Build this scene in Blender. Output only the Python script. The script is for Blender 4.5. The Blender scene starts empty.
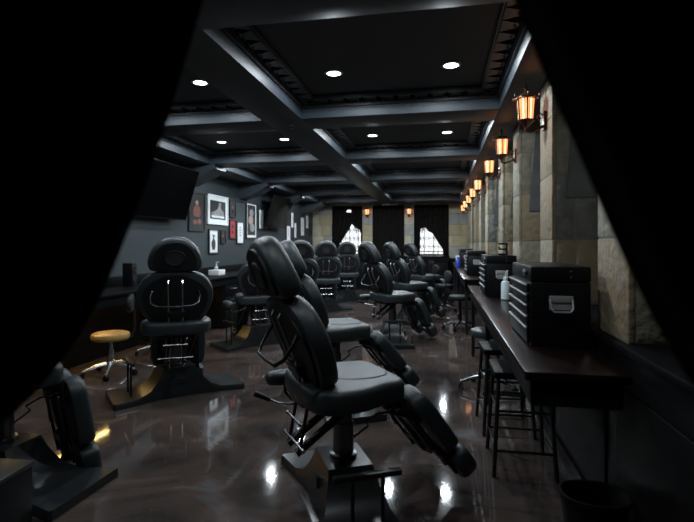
import bpy, bmesh, math, random
from mathutils import Vector, Matrix
random.seed(7)
PI = math.pi
S = bpy.context.scene
COL = S.collection
PSI = math.radians(10.96); CP, SP = math.cos(PSI), math.sin(PSI)
F = 480.0; H = 1.45

# ------------------------------------------------------------ measuring helpers (photo -> metres)
def ray(px, py):
    a = (px - 347) / F
    return (a * CP - SP, a * SP + CP, (244 - py) / F)
def on_x(px, py, X):
    r = ray(px, py); t = X / r[0]; return (X, r[1] * t, H + r[2] * t)
def on_y(px, py, Y):
    r = ray(px, py); t = Y / r[1]; return (r[0] * t, Y, H + r[2] * t)
def on_z(px, py, Z):
    r = ray(px, py); t = (Z - H) / r[2]; return (r[0] * t, r[1] * t, Z)

# ------------------------------------------------------------ materials
MATS = {}
def mat(name, col, rough=.5, metal=0, emit=None, estr=0, noise=None, bump=0, nscale=8, spec=.5, coat=0, alpha=1, trans=0):
    m = bpy.data.materials.new(name); m.use_nodes = True
    nt = m.node_tree; b = nt.nodes['Principled BSDF']
    b.inputs['Base Color'].default_value = (*col, 1)
    b.inputs['Roughness'].default_value = rough
    b.inputs['Metallic'].default_value = metal
    b.inputs['Specular IOR Level'].default_value = spec
    b.inputs['Coat Weight'].default_value = coat
    b.inputs['Transmission Weight'].default_value = trans
    if emit:
        b.inputs['Emission Color'].default_value = (*emit, 1); b.inputs['Emission Strength'].default_value = estr
    if noise or bump:
        tc = nt.nodes.new('ShaderNodeTexCoord')
        n = nt.nodes.new('ShaderNodeTexNoise'); n.inputs['Scale'].default_value = nscale; n.inputs['Detail'].default_value = 6
        nt.links.new(tc.outputs['Object'], n.inputs['Vector'])
        if noise:
            r = nt.nodes.new('ShaderNodeValToRGB')
            r.color_ramp.elements[0].position = .32; r.color_ramp.elements[1].position = .68
            r.color_ramp.elements[0].color = (*col, 1); r.color_ramp.elements[1].color = (*noise, 1)
            nt.links.new(n.outputs['Fac'], r.inputs['Fac']); nt.links.new(r.outputs['Color'], b.inputs['Base Color'])
        if bump:
            bp = nt.nodes.new('ShaderNodeBump'); bp.inputs['Strength'].default_value = bump; bp.inputs['Distance'].default_value = .02
            nt.links.new(n.outputs['Fac'], bp.inputs['Height']); nt.links.new(bp.outputs['Normal'], b.inputs['Normal'])
    MATS[name] = m
    return m
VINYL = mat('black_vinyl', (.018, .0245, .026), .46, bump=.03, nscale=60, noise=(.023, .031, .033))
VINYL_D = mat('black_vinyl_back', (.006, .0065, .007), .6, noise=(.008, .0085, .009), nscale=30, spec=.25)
BLACK = mat('black_metal', (.010, .010, .011), .38, .3, noise=(.014, .014, .015), nscale=20)
BASEM = mat('black_base_enamel', (.013, .015, .016), .3, .1, noise=(.018, .020, .021), nscale=14)
CHROME = mat('chrome', (.75, .77, .79), .27, 1, noise=(.55, .57, .6), nscale=12)
HANDLE = mat('handle_steel', (.06, .063, .066), .32, 1, noise=(.045, .047, .05), nscale=12)
SATIN = mat('satin_metal', (.42, .42, .43), .45, .4, noise=(.36, .36, .37), nscale=14)
STEEL = mat('dark_steel', (.22, .23, .24), .28, 1, noise=(.16, .17, .18), nscale=12)
PLASTIC = mat('black_plastic', (.004, .004, .0045), .42, noise=(.006, .006, .007), nscale=25, spec=.2)
PAINT = mat('blue_black_paint', (.031, .040, .049), .5, noise=(.036, .047, .057), nscale=3)
CEILM = mat('ceiling_black', (.010, .011, .013), .6, noise=(.013, .014, .016), nscale=3)
ORN = mat('ornament_black', (.020, .023, .026), .33, noise=(.028, .031, .035), nscale=20)
WALLM = mat('slate_green_wall', (.018, .027, .031), .6, noise=(.022, .032, .036), nscale=2.5, bump=.02)
WAINS = mat('black_wood', (.004, .004, .0045), .45, noise=(.006, .006, .0065), nscale=6, spec=.06)
TOPM = mat('counter_dark_wood', (.007, .0035, .003), .26, noise=(.011, .005, .0045), nscale=5, spec=.22)
MORTAR = mat('mortar', (.22, .21, .18), .9, noise=(.16, .15, .13), nscale=20)
STONES = [
    mat('stone_beige', (.36, .325, .24), .75, noise=(.21, .19, .135), nscale=17, bump=.9),
    mat('stone_olive', (.17, .155, .115), .75, noise=(.26, .235, .17), nscale=16, bump=.9),
    mat('stone_rust', (.27, .185, .105), .75, noise=(.20, .175, .12), nscale=15, bump=.9),
    mat('stone_grey', (.17, .17, .15), .7, noise=(.11, .11, .10), nscale=16, bump=.9),
    mat('stone_tan', (.28, .235, .155), .75, noise=(.18, .155, .105), nscale=16, bump=.9)]
FARST_LIT = [  # stones lightened: lantern light on the far piers put into the colour
    mat('far_lit_stone_beige', (.52, .47, .35), .75, noise=(.40, .36, .25), nscale=5, bump=.4),
    mat('far_lit_stone_tan', (.46, .37, .22), .75, noise=(.36, .31, .20), nscale=5, bump=.4),
    mat('far_lit_stone_grey', (.36, .36, .32), .75, noise=(.28, .28, .25), nscale=5, bump=.4)]
GREYSLAB = mat('dark_grey_slab', (.075, .08, .085), .6, noise=(.11, .112, .112), nscale=6, bump=.4)
VELVET = mat('black_velvet', (.0035, .0035, .004), .95, noise=(.006, .006, .0065), nscale=30, spec=.1)
LACE = mat('black_drape', (.003, .003, .003), .9, noise=(.014, .0135, .010), nscale=13, spec=.1)
IRON = mat('wrought_iron', (.012, .011, .009), .6, noise=(.05, .05, .035), nscale=10)
LENS = mat('lamp_lens', (.9, .95, 1), .4, emit=(.88, .95, 1), estr=14)
TRIMW = mat('downlight_ring', (.35, .37, .4), .4, noise=(.3, .32, .35))
AMBER = mat('amber_glass', (.8, .35, .12), .35, emit=(1, .25, .09), estr=2.1)
AMBER_C = mat('amber_glass_bright', (.9, .55, .25), .35, emit=(1, .48, .20), estr=3.2)
BRONZE = mat('bronze_lantern', (.10, .055, .035), .35, .8, noise=(.18, .10, .06), nscale=25)
WHITE = mat('white_card', (.72, .74, .74), .5, noise=(.66, .68, .68), nscale=10)
ARTK = mat('art_black', (.01, .01, .01), .6, noise=(.016, .016, .016))
ARTG = mat('art_grey', (.16, .16, .16), .6, noise=(.30, .30, .30), nscale=18)
ARTR = mat('art_red', (.42, .02, .025), .6, noise=(.30, .012, .015), nscale=18)
ARTB = mat('art_rust', (.16, .05, .03), .6, noise=(.22, .09, .06), nscale=24)
ARTP = mat('art_pale', (.42, .30, .25), .6, noise=(.3, .2, .17), nscale=24)
SCREEN = mat('tv_screen', (.002, .0022, .0025), .15, noise=(.0025, .0025, .003), spec=.02)
WARM_SHEEN = mat('seat_warm_sheen', (.42, .26, .09), .4, noise=(.34, .2, .06), nscale=8)  # gold sheen of the light strip, put into the stool seat colour
LEDM = mat('warm_led', (.9, .6, .25), .5, emit=(1, .60, .18), estr=34)
BOTTLE = mat('frosted_bottle', (.72, .82, .84), .4, noise=(.5, .62, .64), nscale=5)
BLUE = mat('blue_plastic', (.02, .05, .35), .3, noise=(.025, .06, .4))
FACADE = mat('pale_render', (.85, .86, .86), .8, noise=(.75, .76, .76), nscale=1.5)
RAIL = mat('brown_rail', (.16, .09, .05), .6, noise=(.2, .11, .06))
REDM = mat('red_led', (.5, .02, .02), .5, emit=(1, .05, .03), estr=1.2)

def floor_mat():
    m = bpy.data.materials.new('epoxy_floor'); m.use_nodes = True
    nt = m.node_tree; b = nt.nodes['Principled BSDF']; N = nt.nodes.new; L = nt.links.new
    tc = N('ShaderNodeTexCoord')
    n1 = N('ShaderNodeTexNoise'); n1.inputs['Scale'].default_value = 1.1; n1.inputs['Detail'].default_value = 9; n1.inputs['Distortion'].default_value = 1.6
    n1.inputs['Roughness'].default_value = .6
    L(tc.outputs['Object'], n1.inputs['Vector'])
    r = N('ShaderNodeValToRGB'); e = r.color_ramp.elements
    e[0].position = .30; e[0].color = (.018, .014, .013, 1)
    e[1].position = .72; e[1].color = (.112, .114, .124, 1)
    k = e.new(.44); k.color = (.046, .036, .033, 1)
    k = e.new(.56); k.color = (.070, .051, .042, 1)
    L(n1.outputs['Fac'], r.inputs['Fac']); L(r.outputs['Color'], b.inputs['Base Color'])
    n2 = N('ShaderNodeTexNoise'); n2.inputs['Scale'].default_value = 6; n2.inputs['Detail'].default_value = 3
    L(tc.outputs['Object'], n2.inputs['Vector'])
    mr = N('ShaderNodeMapRange'); mr.inputs['To Min'].default_value = .03; mr.inputs['To Max'].default_value = .09
    L(n2.outputs['Fac'], mr.inputs['Value']); L(mr.outputs['Result'], b.inputs['Roughness'])
    bp = N('ShaderNodeBump'); bp.inputs['Strength'].default_value = .012; bp.inputs['Distance'].default_value = .02
    L(n2.outputs['Fac'], bp.inputs['Height']); L(bp.outputs['Normal'], b.inputs['Normal'])
    return m
FLOORM = floor_mat()

# ------------------------------------------------------------ mesh builder
class MB:
    def __init__(s): s.bm = bmesh.new(); s.mats = []
    def mi(s, m):
        if m is None: return 0
        if m not in s.mats: s.mats.append(m)
        return s.mats.index(m)
    def face(s, vs, i=0, smooth=False):
        try:
            f = s.bm.faces.new(vs); f.material_index = i; f.smooth = smooth; return f
        except ValueError: return None
    def box(s, a, b, m=None, M=None, bev=0):
        i = s.mi(m)
        x0, y0, z0 = [min(p, q) for p, q in zip(a, b)]; x1, y1, z1 = [max(p, q) for p, q in zip(a, b)]
        tmp = bmesh.new()
        v = [tmp.verts.new(p) for p in ((x0,y0,z0),(x1,y0,z0),(x1,y1,z0),(x0,y1,z0),(x0,y0,z1),(x1,y0,z1),(x1,y1,z1),(x0,y1,z1))]
        for q in ((0,3,2,1),(4,5,6,7),(0,1,5,4),(1,2,6,5),(2,3,7,6),(3,0,4,7)): tmp.faces.new([v[k] for k in q])
        if bev: bmesh.ops.bevel(tmp, geom=list(tmp.edges), offset=bev, segments=2, affect='EDGES', profile=.5)
        s.absorb(tmp, i, M, smooth=bool(bev)); return s
    def absorb(s, tmp, i, M=None, smooth=False):
        mp = {}
        for v in tmp.verts: mp[v] = s.bm.verts.new(M @ v.co if M else v.co)
        for f in tmp.faces: s.face([mp[v] for v in f.verts], i, smooth)
        tmp.free()
    def tube(s, pts, r, m=None, n=10, cap=True):
        i = s.mi(m); pts = [Vector(p) for p in pts]; rings = []
        rs = r if isinstance(r, (list, tuple)) else [r] * len(pts)
        t0 = (pts[1] - pts[0]).normalized()
        up = Vector((0, 0, 1)) if abs(t0.z) < .9 else Vector((1, 0, 0))
        u = t0.cross(up).normalized()
        for k, p in enumerate(pts):
            if k == 0: t = pts[1] - pts[0]
            elif k == len(pts) - 1: t = pts[-1] - pts[-2]
            else: t = (pts[k+1] - pts[k]).normalized() + (pts[k] - pts[k-1]).normalized()
            t.normalize(); u = (u - t * u.dot(t)).normalized(); w = t.cross(u)
            rings.append([s.bm.verts.new(p + (u * math.cos(2*PI*j/n) + w * math.sin(2*PI*j/n)) * rs[k]) for j in range(n)])
        for a, b in zip(rings, rings[1:]):
            for j in range(n): s.face([a[j], a[(j+1) % n], b[(j+1) % n], b[j]], i, True)
        if cap:
            s.face(rings[0][::-1], i); s.face(rings[-1], i)
        return s
    def lathe(s, prof, m=None, n=24, c=(0,0,0), M=None, cap=True):
        i = s.mi(m); c = Vector(c); rings = []
        for r, z in prof:
            ring = []
            for j in range(n):
                p = Vector((r * math.cos(2*PI*j/n), r * math.sin(2*PI*j/n), z)) + c
                ring.append(s.bm.verts.new(M @ p if M else p))
            rings.append(ring)
        for a, b in zip(rings, rings[1:]):
            for j in range(n): s.face([a[j], a[(j+1) % n], b[(j+1) % n], b[j]], i, n > 8)
        if cap: s.face(rings[0][::-1], i); s.face(rings[-1], i)
        return s
    def prism(s, poly, h0, h1, mp, m=None):
        # poly: 2-D outline; mp(u,v,h)->3-D
        i = s.mi(m)
        a = [s.bm.verts.new(mp(u, v, h0)) for u, v in poly]; b = [s.bm.verts.new(mp(u, v, h1)) for u, v in poly]
        n = len(poly)
        for j in range(n): s.face([a[j], a[(j+1) % n], b[(j+1) % n], b[j]], i)
        s.face(a[::-1], i); s.face(b, i); return s
    def cushion(s, poly, t, r, mp, m=None, dome=.01, under=None):
        # rounded pad: outline extruded by t with edges rolled over by r, slightly domed top
        i = s.mi(m); n = len(poly); P = [Vector(p) for p in poly]
        area = sum(P[k].x * P[(k+1) % n].y - P[(k+1) % n].x * P[k].y for k in range(n))
        if area < 0: P = P[::-1]
        nor = []
        for k in range(n):
            e = (P[(k+1) % n] - P[k-1]).normalized(); nor.append(Vector((-e.y, e.x)))
        cen = sum(P, Vector((0, 0))) / n
        prof = [(r*1.0, 0), (r*.3, r*.3), (0, r)] if under is None else [(under, 0), (under*.3, under*.3), (0, under)]
        for q in range(0, 5):
            a = q / 4 * PI / 2
            prof.append((r * (1 - math.cos(a)), t - r + r * math.sin(a)))
        rings = []
        for ins, h in prof: rings.append([s.bm.verts.new(mp(*(P[k] + nor[k] * ins), h)) for k in range(n)])
        base = [P[k] + nor[k] * r for k in range(n)]
        for q, hh in ((.75, .5), (.45, .85), (.15, 1.0)):
            rings.append([s.bm.verts.new(mp(*(cen + (base[k] - cen) * q), t + dome * hh)) for k in range(n)])
        for a, b in zip(rings, rings[1:]):
            for j in range(n): s.face([a[j], a[(j+1) % n], b[(j+1) % n], b[j]], i, True)
        s.face(rings[0][::-1], i); s.face(rings[-1], i, True); return s
    def build(s, name, m=None, parent=None, loc=None, rot=None):
        bmesh.ops.recalc_face_normals(s.bm, faces=list(s.bm.faces))
        me = bpy.data.meshes.new(name); s.bm.to_mesh(me); s.bm.free()
        for k in (s.mats or [m]): me.materials.append(k)
        try: me.set_sharp_from_angle(angle=math.radians(42))
        except Exception: pass
        o = bpy.data.objects.new(name, me); COL.objects.link(o)
        if parent: o.parent = parent
        if loc: o.location = loc
        if rot: o.rotation_euler = rot
        return o

def tag(o, label=None, cat=None, group=None, kind=None):
    if label: o['label'] = label
    if cat: o['category'] = cat
    if group: o['group'] = group
    if kind: o['kind'] = kind
    return o
def empty(name, loc=(0,0,0), rz=0):
    o = bpy.data.objects.new(name, None); COL.objects.link(o); o.location = loc; o.rotation_euler = (0, 0, rz)
    o.empty_display_size = .1
    return o
def copy_tree(o, parent=None):
    c = o.copy(); COL.objects.link(c); c.parent = parent
    for ch in list(o.children): copy_tree(ch, c)
    return c
def struct(mb, name, m=None): return tag(mb.build(name, m), kind='structure')
def chaikin(p, it=3):
    for _ in range(it):
        q = []
        for k in range(len(p)):
            a, b = p[k], p[(k+1) % len(p)]
            q += [(a[0]*.75 + b[0]*.25, a[1]*.75 + b[1]*.25), (a[0]*.25 + b[0]*.75, a[1]*.25 + b[1]*.75)]
        p = q
    return p
def oval(a, b, n=36, e=2.3):
    out = []
    for k in range(n):
        t = 2*PI*k/n; c, q = math.cos(t), math.sin(t)
        out.append((a * math.copysign(abs(c) ** (2/e), c), b * math.copysign(abs(q) ** (2/e), q)))
    return out

# ------------------------------------------------------------ the room
XL, XR, YF, YB = -4.25, 1.20, 1.0, 15.8        # left wall, right wall, entrance wall, far wall
ZU, ZC = 2.75, 2.93                            # beam underside, coffer ceiling
XE = .83                                       # front face of the stone columns
struct(MB().box((XL-.2, -1.2, -.1), (XR+.2, YB+.2, 0)), 'floor', FLOORM)
struct(MB().box((XL-.2, -1.2, ZC), (XR+.2, YB+.2, ZC+.12)), 'ceiling', CEILM)
struct(MB().box((XL-.15, YF, 0), (XL, YB+.2, ZC)), 'wall_left', WALLM)
# entrance wall with the curtained opening, and the dark lobby behind it
mb = MB()
mb.box((XL, YF, 0), (-1.45, YF+.12, ZC)); mb.box((.92, YF, 0), (XR, YF+.12, ZC)); mb.box((-1.45, YF, 2.5), (.92, YF+.12, ZC))
struct(mb, 'wall_front', WALLM)
mb = MB(); mb.box((-1.60, -1.1, 0), (-1.45, YF, ZC)); mb.box((.92, -1.1, 0), (1.07, YF, ZC)); mb.box((-1.6, -1.2, 0), (1.07, -1.1, ZC))
struct(mb, 'wall_lobby', WAINS)

# right wall: stone from the ledge up, black wood wainscot below
def blocks(mb, u0, u1, z0, z1, mp, bw=.55, bh=.47, th=.03, seed=1, pal=None):
    rnd = random.Random(seed); z = z0; row = 0
    while z < z1 - .02:
        zt = min(z + bh, z1)
        if z1 - zt < .15: zt = z1
        u = u0 - (rnd.random() * bw * .7 if row else 0)
        while u < u1 - .01:
            w = bw * rnd.uniform(.7, 1.3); a, b = max(u, u0), min(u + w, u1)
            if u1 - b < .08: b = u1; w = 99
            if b - a > .02:
                p, q = mp(a + .004, z + .004), mp(b - .004, zt - .004)
                mb.box(p[0], q[1], rnd.choice(pal or STONES), bev=.006)
            u += w
        z = zt; row += 1
mb = MB(); mb.box((XR, YF, 0), (XR+.15, YB+.2, ZC), MORTAR)
blocks(mb, YF+.12, YB, 1.0, ZU, lambda u, z: ((XR-.02, u, z), (XR+.01, u, z)), seed=4)
struct(mb, 'wall_right')
mb = MB(); mb.box((XE-.01, YF+.12, 0), (XR-.021, YB, .965)); mb.box((XE-.04, YF+.12, .965), (XR-.021, YB, 1.0), bev=.006)
for y in [1.5 + 1.1*k for k in range(13)]: mb.box((XE-.022, y, .14), (XE-.011, y+.95, .80), bev=.006)
mb.box((XE-.03, YF+.12, 0), (XE-.01, YB, .1))
struct(mb, 'trim_1', WAINS)

colY = [2.57, 4.07, 5.60, 7.0, 9.1, 10.5, 12.0, 13.45, 14.85]
ntrim = 2
for k, yc in enumerate(colY):
    mb = MB(); w = .215
    mb.box((XE+.004, yc-w+.006, 1.0), (XR-.022, yc+w-.01, ZU), MORTAR)
    rnd = random.Random(40 + k); zs = [1.0, 1.48, 1.98, 2.42, ZU]
    for a, b in zip(zs, zs[1:]):
        split = XE + rnd.choice([.12, .16, .37])
        mb.box((XE, yc-w, a+.004), (XE+.03, yc+w, b-.004), rnd.choice([STONES[0], STONES[0], STONES[4], STONES[1], STONES[2]]), bev=.007)
        for p, q in ((XE+.031, split), (split+.006, XR-.022)):
            if q - p > .03: mb.box((p, yc-w+.002, a+.004), (q, yc-w+.03, b-.004), rnd.choice(STONES[1:]), bev=.006)
    # leaning darker grey slab on the face towards the entrance
    mb.prism([(XE+.10, 1.80), (XE+.30, 1.80), (XE+.33, 2.66), (XE+.17, 2.66)], yc-w-.012, yc-w+.02, lambda u, v, h: (u, h, v), GREYSLAB)
    struct(mb, 'trim_%d' % ntrim); ntrim += 1

# far wall, three tall openings
WIN = [(-3.54, -2.55), (-2.17, -1.16), (-.81, .26)]
SILL = 1.08
mb = MB()
piers = [(XL, WIN[0][0]), (WIN[0][1], WIN[1][0]), (WIN[1][1], WIN[2][0]), (WIN[2][1], XR)]
for k, (a, b) in enumerate(piers):
    mb.box((a, YB, 0), (b, YB+.2, ZC), MORTAR)
    blocks(mb, a, b, 1.0, ZU, lambda u, z: ((u, YB-.02, z), (u, YB+.01, z)), bw=.42, bh=.36, seed=11 + k, pal=FARST_LIT)
for a, b in WIN:
    mb.box((a, YB, 0), (b, YB+.2, SILL), MORTAR); mb.box((a, YB, ZU-.02), (b, YB+.2, ZC), MORTAR)
mb.box((XL, YB-.02, 0), (XR, YB, .99), WAINS)
struct(mb, 'wall_back')

# ceiling beams
beamY = [2.24] + [2.38 + 2.425*k for k in range(1, 6)]     # faces towards the entrance
BW = .46
longX = [(XL, -3.68), (-1.84, -1.415), (.56, XR)]
cof = [(-3.68, -1.84), (-1.415, .56)]
for a, b in longX:
    struct(MB().box((a+.001, YF+.12, ZU), (b, YB, ZC), bev=.004), 'trim_%d' % ntrim, PAINT); ntrim += 1
for y in beamY:
    mb = MB()
    for a, b in cof: mb.box((a, y, ZU+.001), (b, y+BW, ZC), bev=.003)
    struct(mb, 'trim_%d' % ntrim, PAINT); ntrim += 1
# carved mouldings around each coffer
rowsY = [(YF+.12, beamY[0])] + [(beamY[k]+BW, beamY[k+1]) for k in range(5)] + [(beamY[5]+BW, YB)]
def moulding(mb, p, q, nrm):
    p, q, nrm = Vector(p), Vector(q), Vector(nrm); d = q - p; L = d.length; d.normalize(); up = Vector((0,0,1))
    M = Matrix((( d.x, nrm.x, 0, p.x), (d.y, nrm.y, 0, p.y), (0, 0, 1, p.z), (0, 0, 0, 1)))
    mb.box((0, 0, -.075), (L, .022, -.058), ORN, M)             # bead under the dentils
    n = int(L / .036)
    for k in range(n):
        u = (k + .5) * L / n
        mb.box((u-.011, 0, -.058), (u+.011, .026, -.040), ORN, M)
    mb.box((0, 0, -.040), (L, .036, -.028), ORN, M)
    n = max(2, round(L / .17))
    for k in range(n):                                          # scallop leaves hanging forward
        u = (k + .5) * L / n; w = L / n * .5
        poly = [(u - w*.95, .165)] + [(u - w*.9 + 1.8*w*j/8, .150 - .105*math.sin(PI*j/8)) for j in range(9)] + [(u + w*.95, .165)]
        mb.prism(poly, -.040, -.004, lambda a, b, h: M @ Vector((a, b, h)), ORN)
        for sx in (-1, 0, 1): mb.lathe([(.001, -.05), (.016, -.04), (.020, -.028), (.012, -.012)], ORN, 6, (u + sx*w*.52, .06 if sx else .075, 0), M)
    mb.box((0, .155, -.026), (L, .182, 0), ORN, M)
for r, (ya, yb) in enumerate(rowsY):
    for (xa, xb) in cof:
        mb = MB(); z = ZC - .001
        moulding(mb, (xa, yb, z), (xb, yb, z), (0, -1, 0))
        moulding(mb, (xa, ya, z), (xa, yb, z), (1, 0, 0))
        moulding(mb, (xb, yb, z), (xb, ya, z), (-1, 0, 0))
        if r > 0: moulding(mb, (xb, ya, z), (xa, ya, z), (0, 1, 0))
        struct(mb, 'trim_%d' % ntrim); ntrim += 1
# corbels under the left beam, where the cross beams land
for y in beamY[1:]:
    mb = MB()
    prof = [(XL, ZU-.001), (-3.60, ZU-.001), (-3.60, ZU-.07), (-3.68, ZU-.10), (-3.78, ZU-.17), (-3.95, ZU-.25), (-4.10, ZU-.30), (XL, ZU-.33)]
    mb.prism([(u+.001, v) for u, v in prof], y+.02, y+BW-.02, lambda u, v, h: (u, h, v), PAINT)
    struct(mb, 'trim_%d' % ntrim); ntrim += 1
mb = MB(); mb.box((XL+.001, YF+.12, 2.36), (XL+.03, YB, 2.40), bev=.005)
struct(mb, 'trim_%d' % ntrim, WALLM); ntrim += 1
struct(MB().box((XL+.001, YF+.12, 0), (XL+.02, YB-.03, .86)), 'trim_%d' % ntrim, WAINS); ntrim += 1

# ------------------------------------------------------------ downlights
ordn = ['first', 'second', 'third', 'fourth', 'fifth', 'sixth', 'seventh', 'eighth', 'ninth', 'tenth', 'eleventh']
def lamp(name, loc, energy, size, col, parent):
    l = bpy.data.lights.new(name, 'AREA'); l.shape = 'DISK'; l.size = size; l.energy = energy; l.color = col
    o = bpy.data.objects.new(name, l); COL.objects.link(o); o.location = loc; o.parent = parent
    return o
dl = None
for r in range(0, 6):
    y = [1.62, 4.05, 6.47, 8.55, 10.5, 13.2][r]; en = .36 if r == 0 else 1 if r < 3 else 1.35
    for x, nm in ((-3.10, 'left light of the left-hand coffer'), (-2.15, 'right light of the left-hand coffer'), (-.90, 'left light of the right-hand coffer'), (.09, 'right light of the right-hand coffer')):
        t = empty('downlight', (x, y, ZC))
        tag(t, 'round recessed downlight, %s, %s' % (nm, 'just inside entrance' if r == 0 else 'nearest row in view' if r == 1 else ordn[r-1] + ' row in view'), 'ceiling light', 'recessed downlights in the coffers')
        if dl is None:
            a = MB().lathe([(.060, -.010), (.078, -.010), (.082, -.004), (.080, -.0005), (.060, -.0005), (.060, -.010)], TRIMW, 28, cap=False).build('ring', TRIMW, t)
            b = MB().lathe([(.0605, -.006), (.0605, -.001)], LENS, 28).build('lens', LENS, t)
            dl = (a, b)
        else:
            for q in dl:
                c = q.copy(); COL.objects.link(c); c.parent = t
        lamp('lamp', (0, 0, -.012), 8 * en, .11, (.86, .94, 1), t)
        l = bpy.data.lights.new('glow', 'SPOT'); l.energy = 29 * en; l.spot_size = math.radians(176); l.spot_blend = .12; l.shadow_soft_size = .045; l.color = (.80, .91, 1)
        o = bpy.data.objects.new('glow', l); COL.objects.link(o); o.location = (0, 0, -.03); o.parent = t
t = empty('sprinkler_head', (-1.60, 5.05, ZU+.004))
tag(t, 'small chrome sprinkler head under the beam crossing', 'sprinkler')
MB().lathe([(.03, .0), (.03, -.006), (.012, -.01), (.012, -.03), (.02, -.034), (.02, -.038)], CHROME, 16).build('nozzle', CHROME, t)

# ------------------------------------------------------------ windows at the far end
for k, (a, b) in enumerate(WIN):
    w = b - a; c = (a + b) / 2
    mb = MB(); y0, y1 = YB + .06, YB + .12
    for x in (a, b - .05): mb.box((x, y0, SILL), (x+.05, y1, ZU-.02))
    mb.box((a, y0, SILL), (b, y1, SILL+.05)); mb.box((a, y0, ZU-.07), (b, y1, ZU-.02)); mb.box((a, y0, 2.30), (b, y1, 2.34))
    fr = struct(mb, 'window_%d' % (k+1), IRON)
    g = MB().box((a+.05, YB+.085, SILL+.05), (b-.05, YB+.09, ZU-.07))
    GL = MATS.get('window_glass')
    if not GL:
        GL = bpy.data.materials.new('window_glass'); GL.use_nodes = True; nt = GL.node_tree
        nt.nodes.remove(nt.nodes['Principled BSDF']); o = nt.nodes['Material Output']
        tr = nt.nodes.new('ShaderNodeBsdfTransparent'); gl = nt.nodes.new('ShaderNodeBsdfGlossy'); gl.inputs['Roughness'].default_value = .05
        mx = nt.nodes.new('ShaderNodeMixShader'); mx.inputs[0].default_value = .08
        nt.links.new(tr.outputs[0], mx.inputs[1]); nt.links.new(gl.outputs[0], mx.inputs[2]); nt.links.new(mx.outputs[0], o.inputs['Surface']); MATS['window_glass'] = GL
    g.build('pane', GL, fr)
    # wrought scrollwork: verticals, arch and curls
    mb = MB(); yy = YB + .05
    n = 7
    for j in range(1, n): mb.tube([(a + w*j/n, yy, SILL), (a + w*j/n, yy, 1.95 + .3*math.sin(PI*j/n))], .012 if j % 2 else .018, n=6)
    mb.tube([(c + (w/2-.06)*math.cos(PI*j/16), yy, 1.85 + .62*math.sin(PI*j/16)) for j in range(17)], .02, n=6)
    mb.tube([(c + .3*math.cos(PI*j/16), yy, 1.80 + .38*math.sin(PI*j/16)) for j in range(17)], .018, n=6)
    for z in (1.35, 1.62, 1.9):
        for j in range(n):
            cx = a + w*(j+.5)/n
            mb.tube([(cx + .06*(1-q/22)*math.cos(q*.6), yy, z + .10*(1-q/22)*math.sin(q*.6)) for q in range(20)], .009, n=5)
    mb.build('scroll_grille', IRON, fr)
def sheet(mb, left, right, zs, y0, amp, folds, m=None, nu=40, ph=0):
    i = mb.mi(m); rows = []
    for k, z in enumerate(zs):
        a, b = left(z), right(z)
        rows.append([mb.bm.verts.new((a + (b-a)*u/nu, y0 + amp*math.sin(ph + 2*PI*folds*u/nu) + .3*amp*math.sin(2.3*ph + 5*PI*folds*u/nu + z*2), z)) for u in range(nu+1)])
    for p, q in zip(rows, rows[1:]):
        for u in range(nu): mb.face([p[u], p[u+1], q[u+1], q[u]], i, True)
def lerp(tab, z):
    tab = sorted(tab)
    if z <= tab[0][0]: return tab[0][1]
    for (a, p), (b, q) in zip(tab, tab[1:]):
        if z <= b: return p + (q-p)*(z-a)/(b-a)
    return tab[-1][1]
YD = YB - .05
def edge(pts): return [(on_y(px, py, YD)[2], on_y(px, py, YD)[0]) for px, py in pts]
zr = [SILL - .02 + (ZU - .03 - SILL) * k / 44 for k in range(45)]
names = ['left', 'middle', 'right']
edges = [
    (edge([(352, 224), (349.5, 229), (347, 233), (340, 244), (338, 250)]), edge([(352, 224), (356, 228), (360.5, 230), (361, 250)])),
    (edge([(389, 214), (389.5, 250)]), edge([(389.2, 214), (390, 250)])),
    (edge([(425, 227), (420.5, 229), (420, 257)]), edge([(425, 227), (428, 231), (433, 234), (437, 241), (443, 250), (444, 257)]))]
for k, (a, b) in enumerate(WIN):
    le, re = edges[k]
    t = empty('window_drape', ((a+b)/2, YD, SILL))
    tag(t, ['black drapes parted to a low triangle on the leftmost far window', 'closed black patterned drapes on the middle far window', 'black drapes pulled to one side on the rightmost far window'][k], 'curtain', 'drapes on the far windows')
    off = (a+b)/2
    ap = max(z for z, _ in le) if k != 1 else 0
    lap = lambda z: .03 if z > ap - .01 else 0
    fc = on_y(349, 212.5, YD)
    for sd in (0, 1):
        mb = MB()
        if sd == 0: sheet(mb, lambda z: a-.02-off, lambda z: lerp(le, z)+lap(z)-off, zr, 0, .02, 5, nu=30)
        else: sheet(mb, lambda z: lerp(re, z)-lap(z)-off, lambda z: b+.02-off, zr, 0, .02, 5, nu=30, ph=1)
        if sd == 0 and k == 0:      # gap where the fanlight shows through
            kill = [f for f in mb.bm.faces if (f.calc_center_median().x + off - fc[0])**2 + (f.calc_center_median().z - fc[2])**2 < .09**2 and f.calc_center_median().z > fc[2]]
            bmesh.ops.delete(mb.bm, geom=kill, context='FACES')
        for v in mb.bm.verts: v.co.z -= SILL
        o = mb.build('drape_panel', LACE, t)
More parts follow.
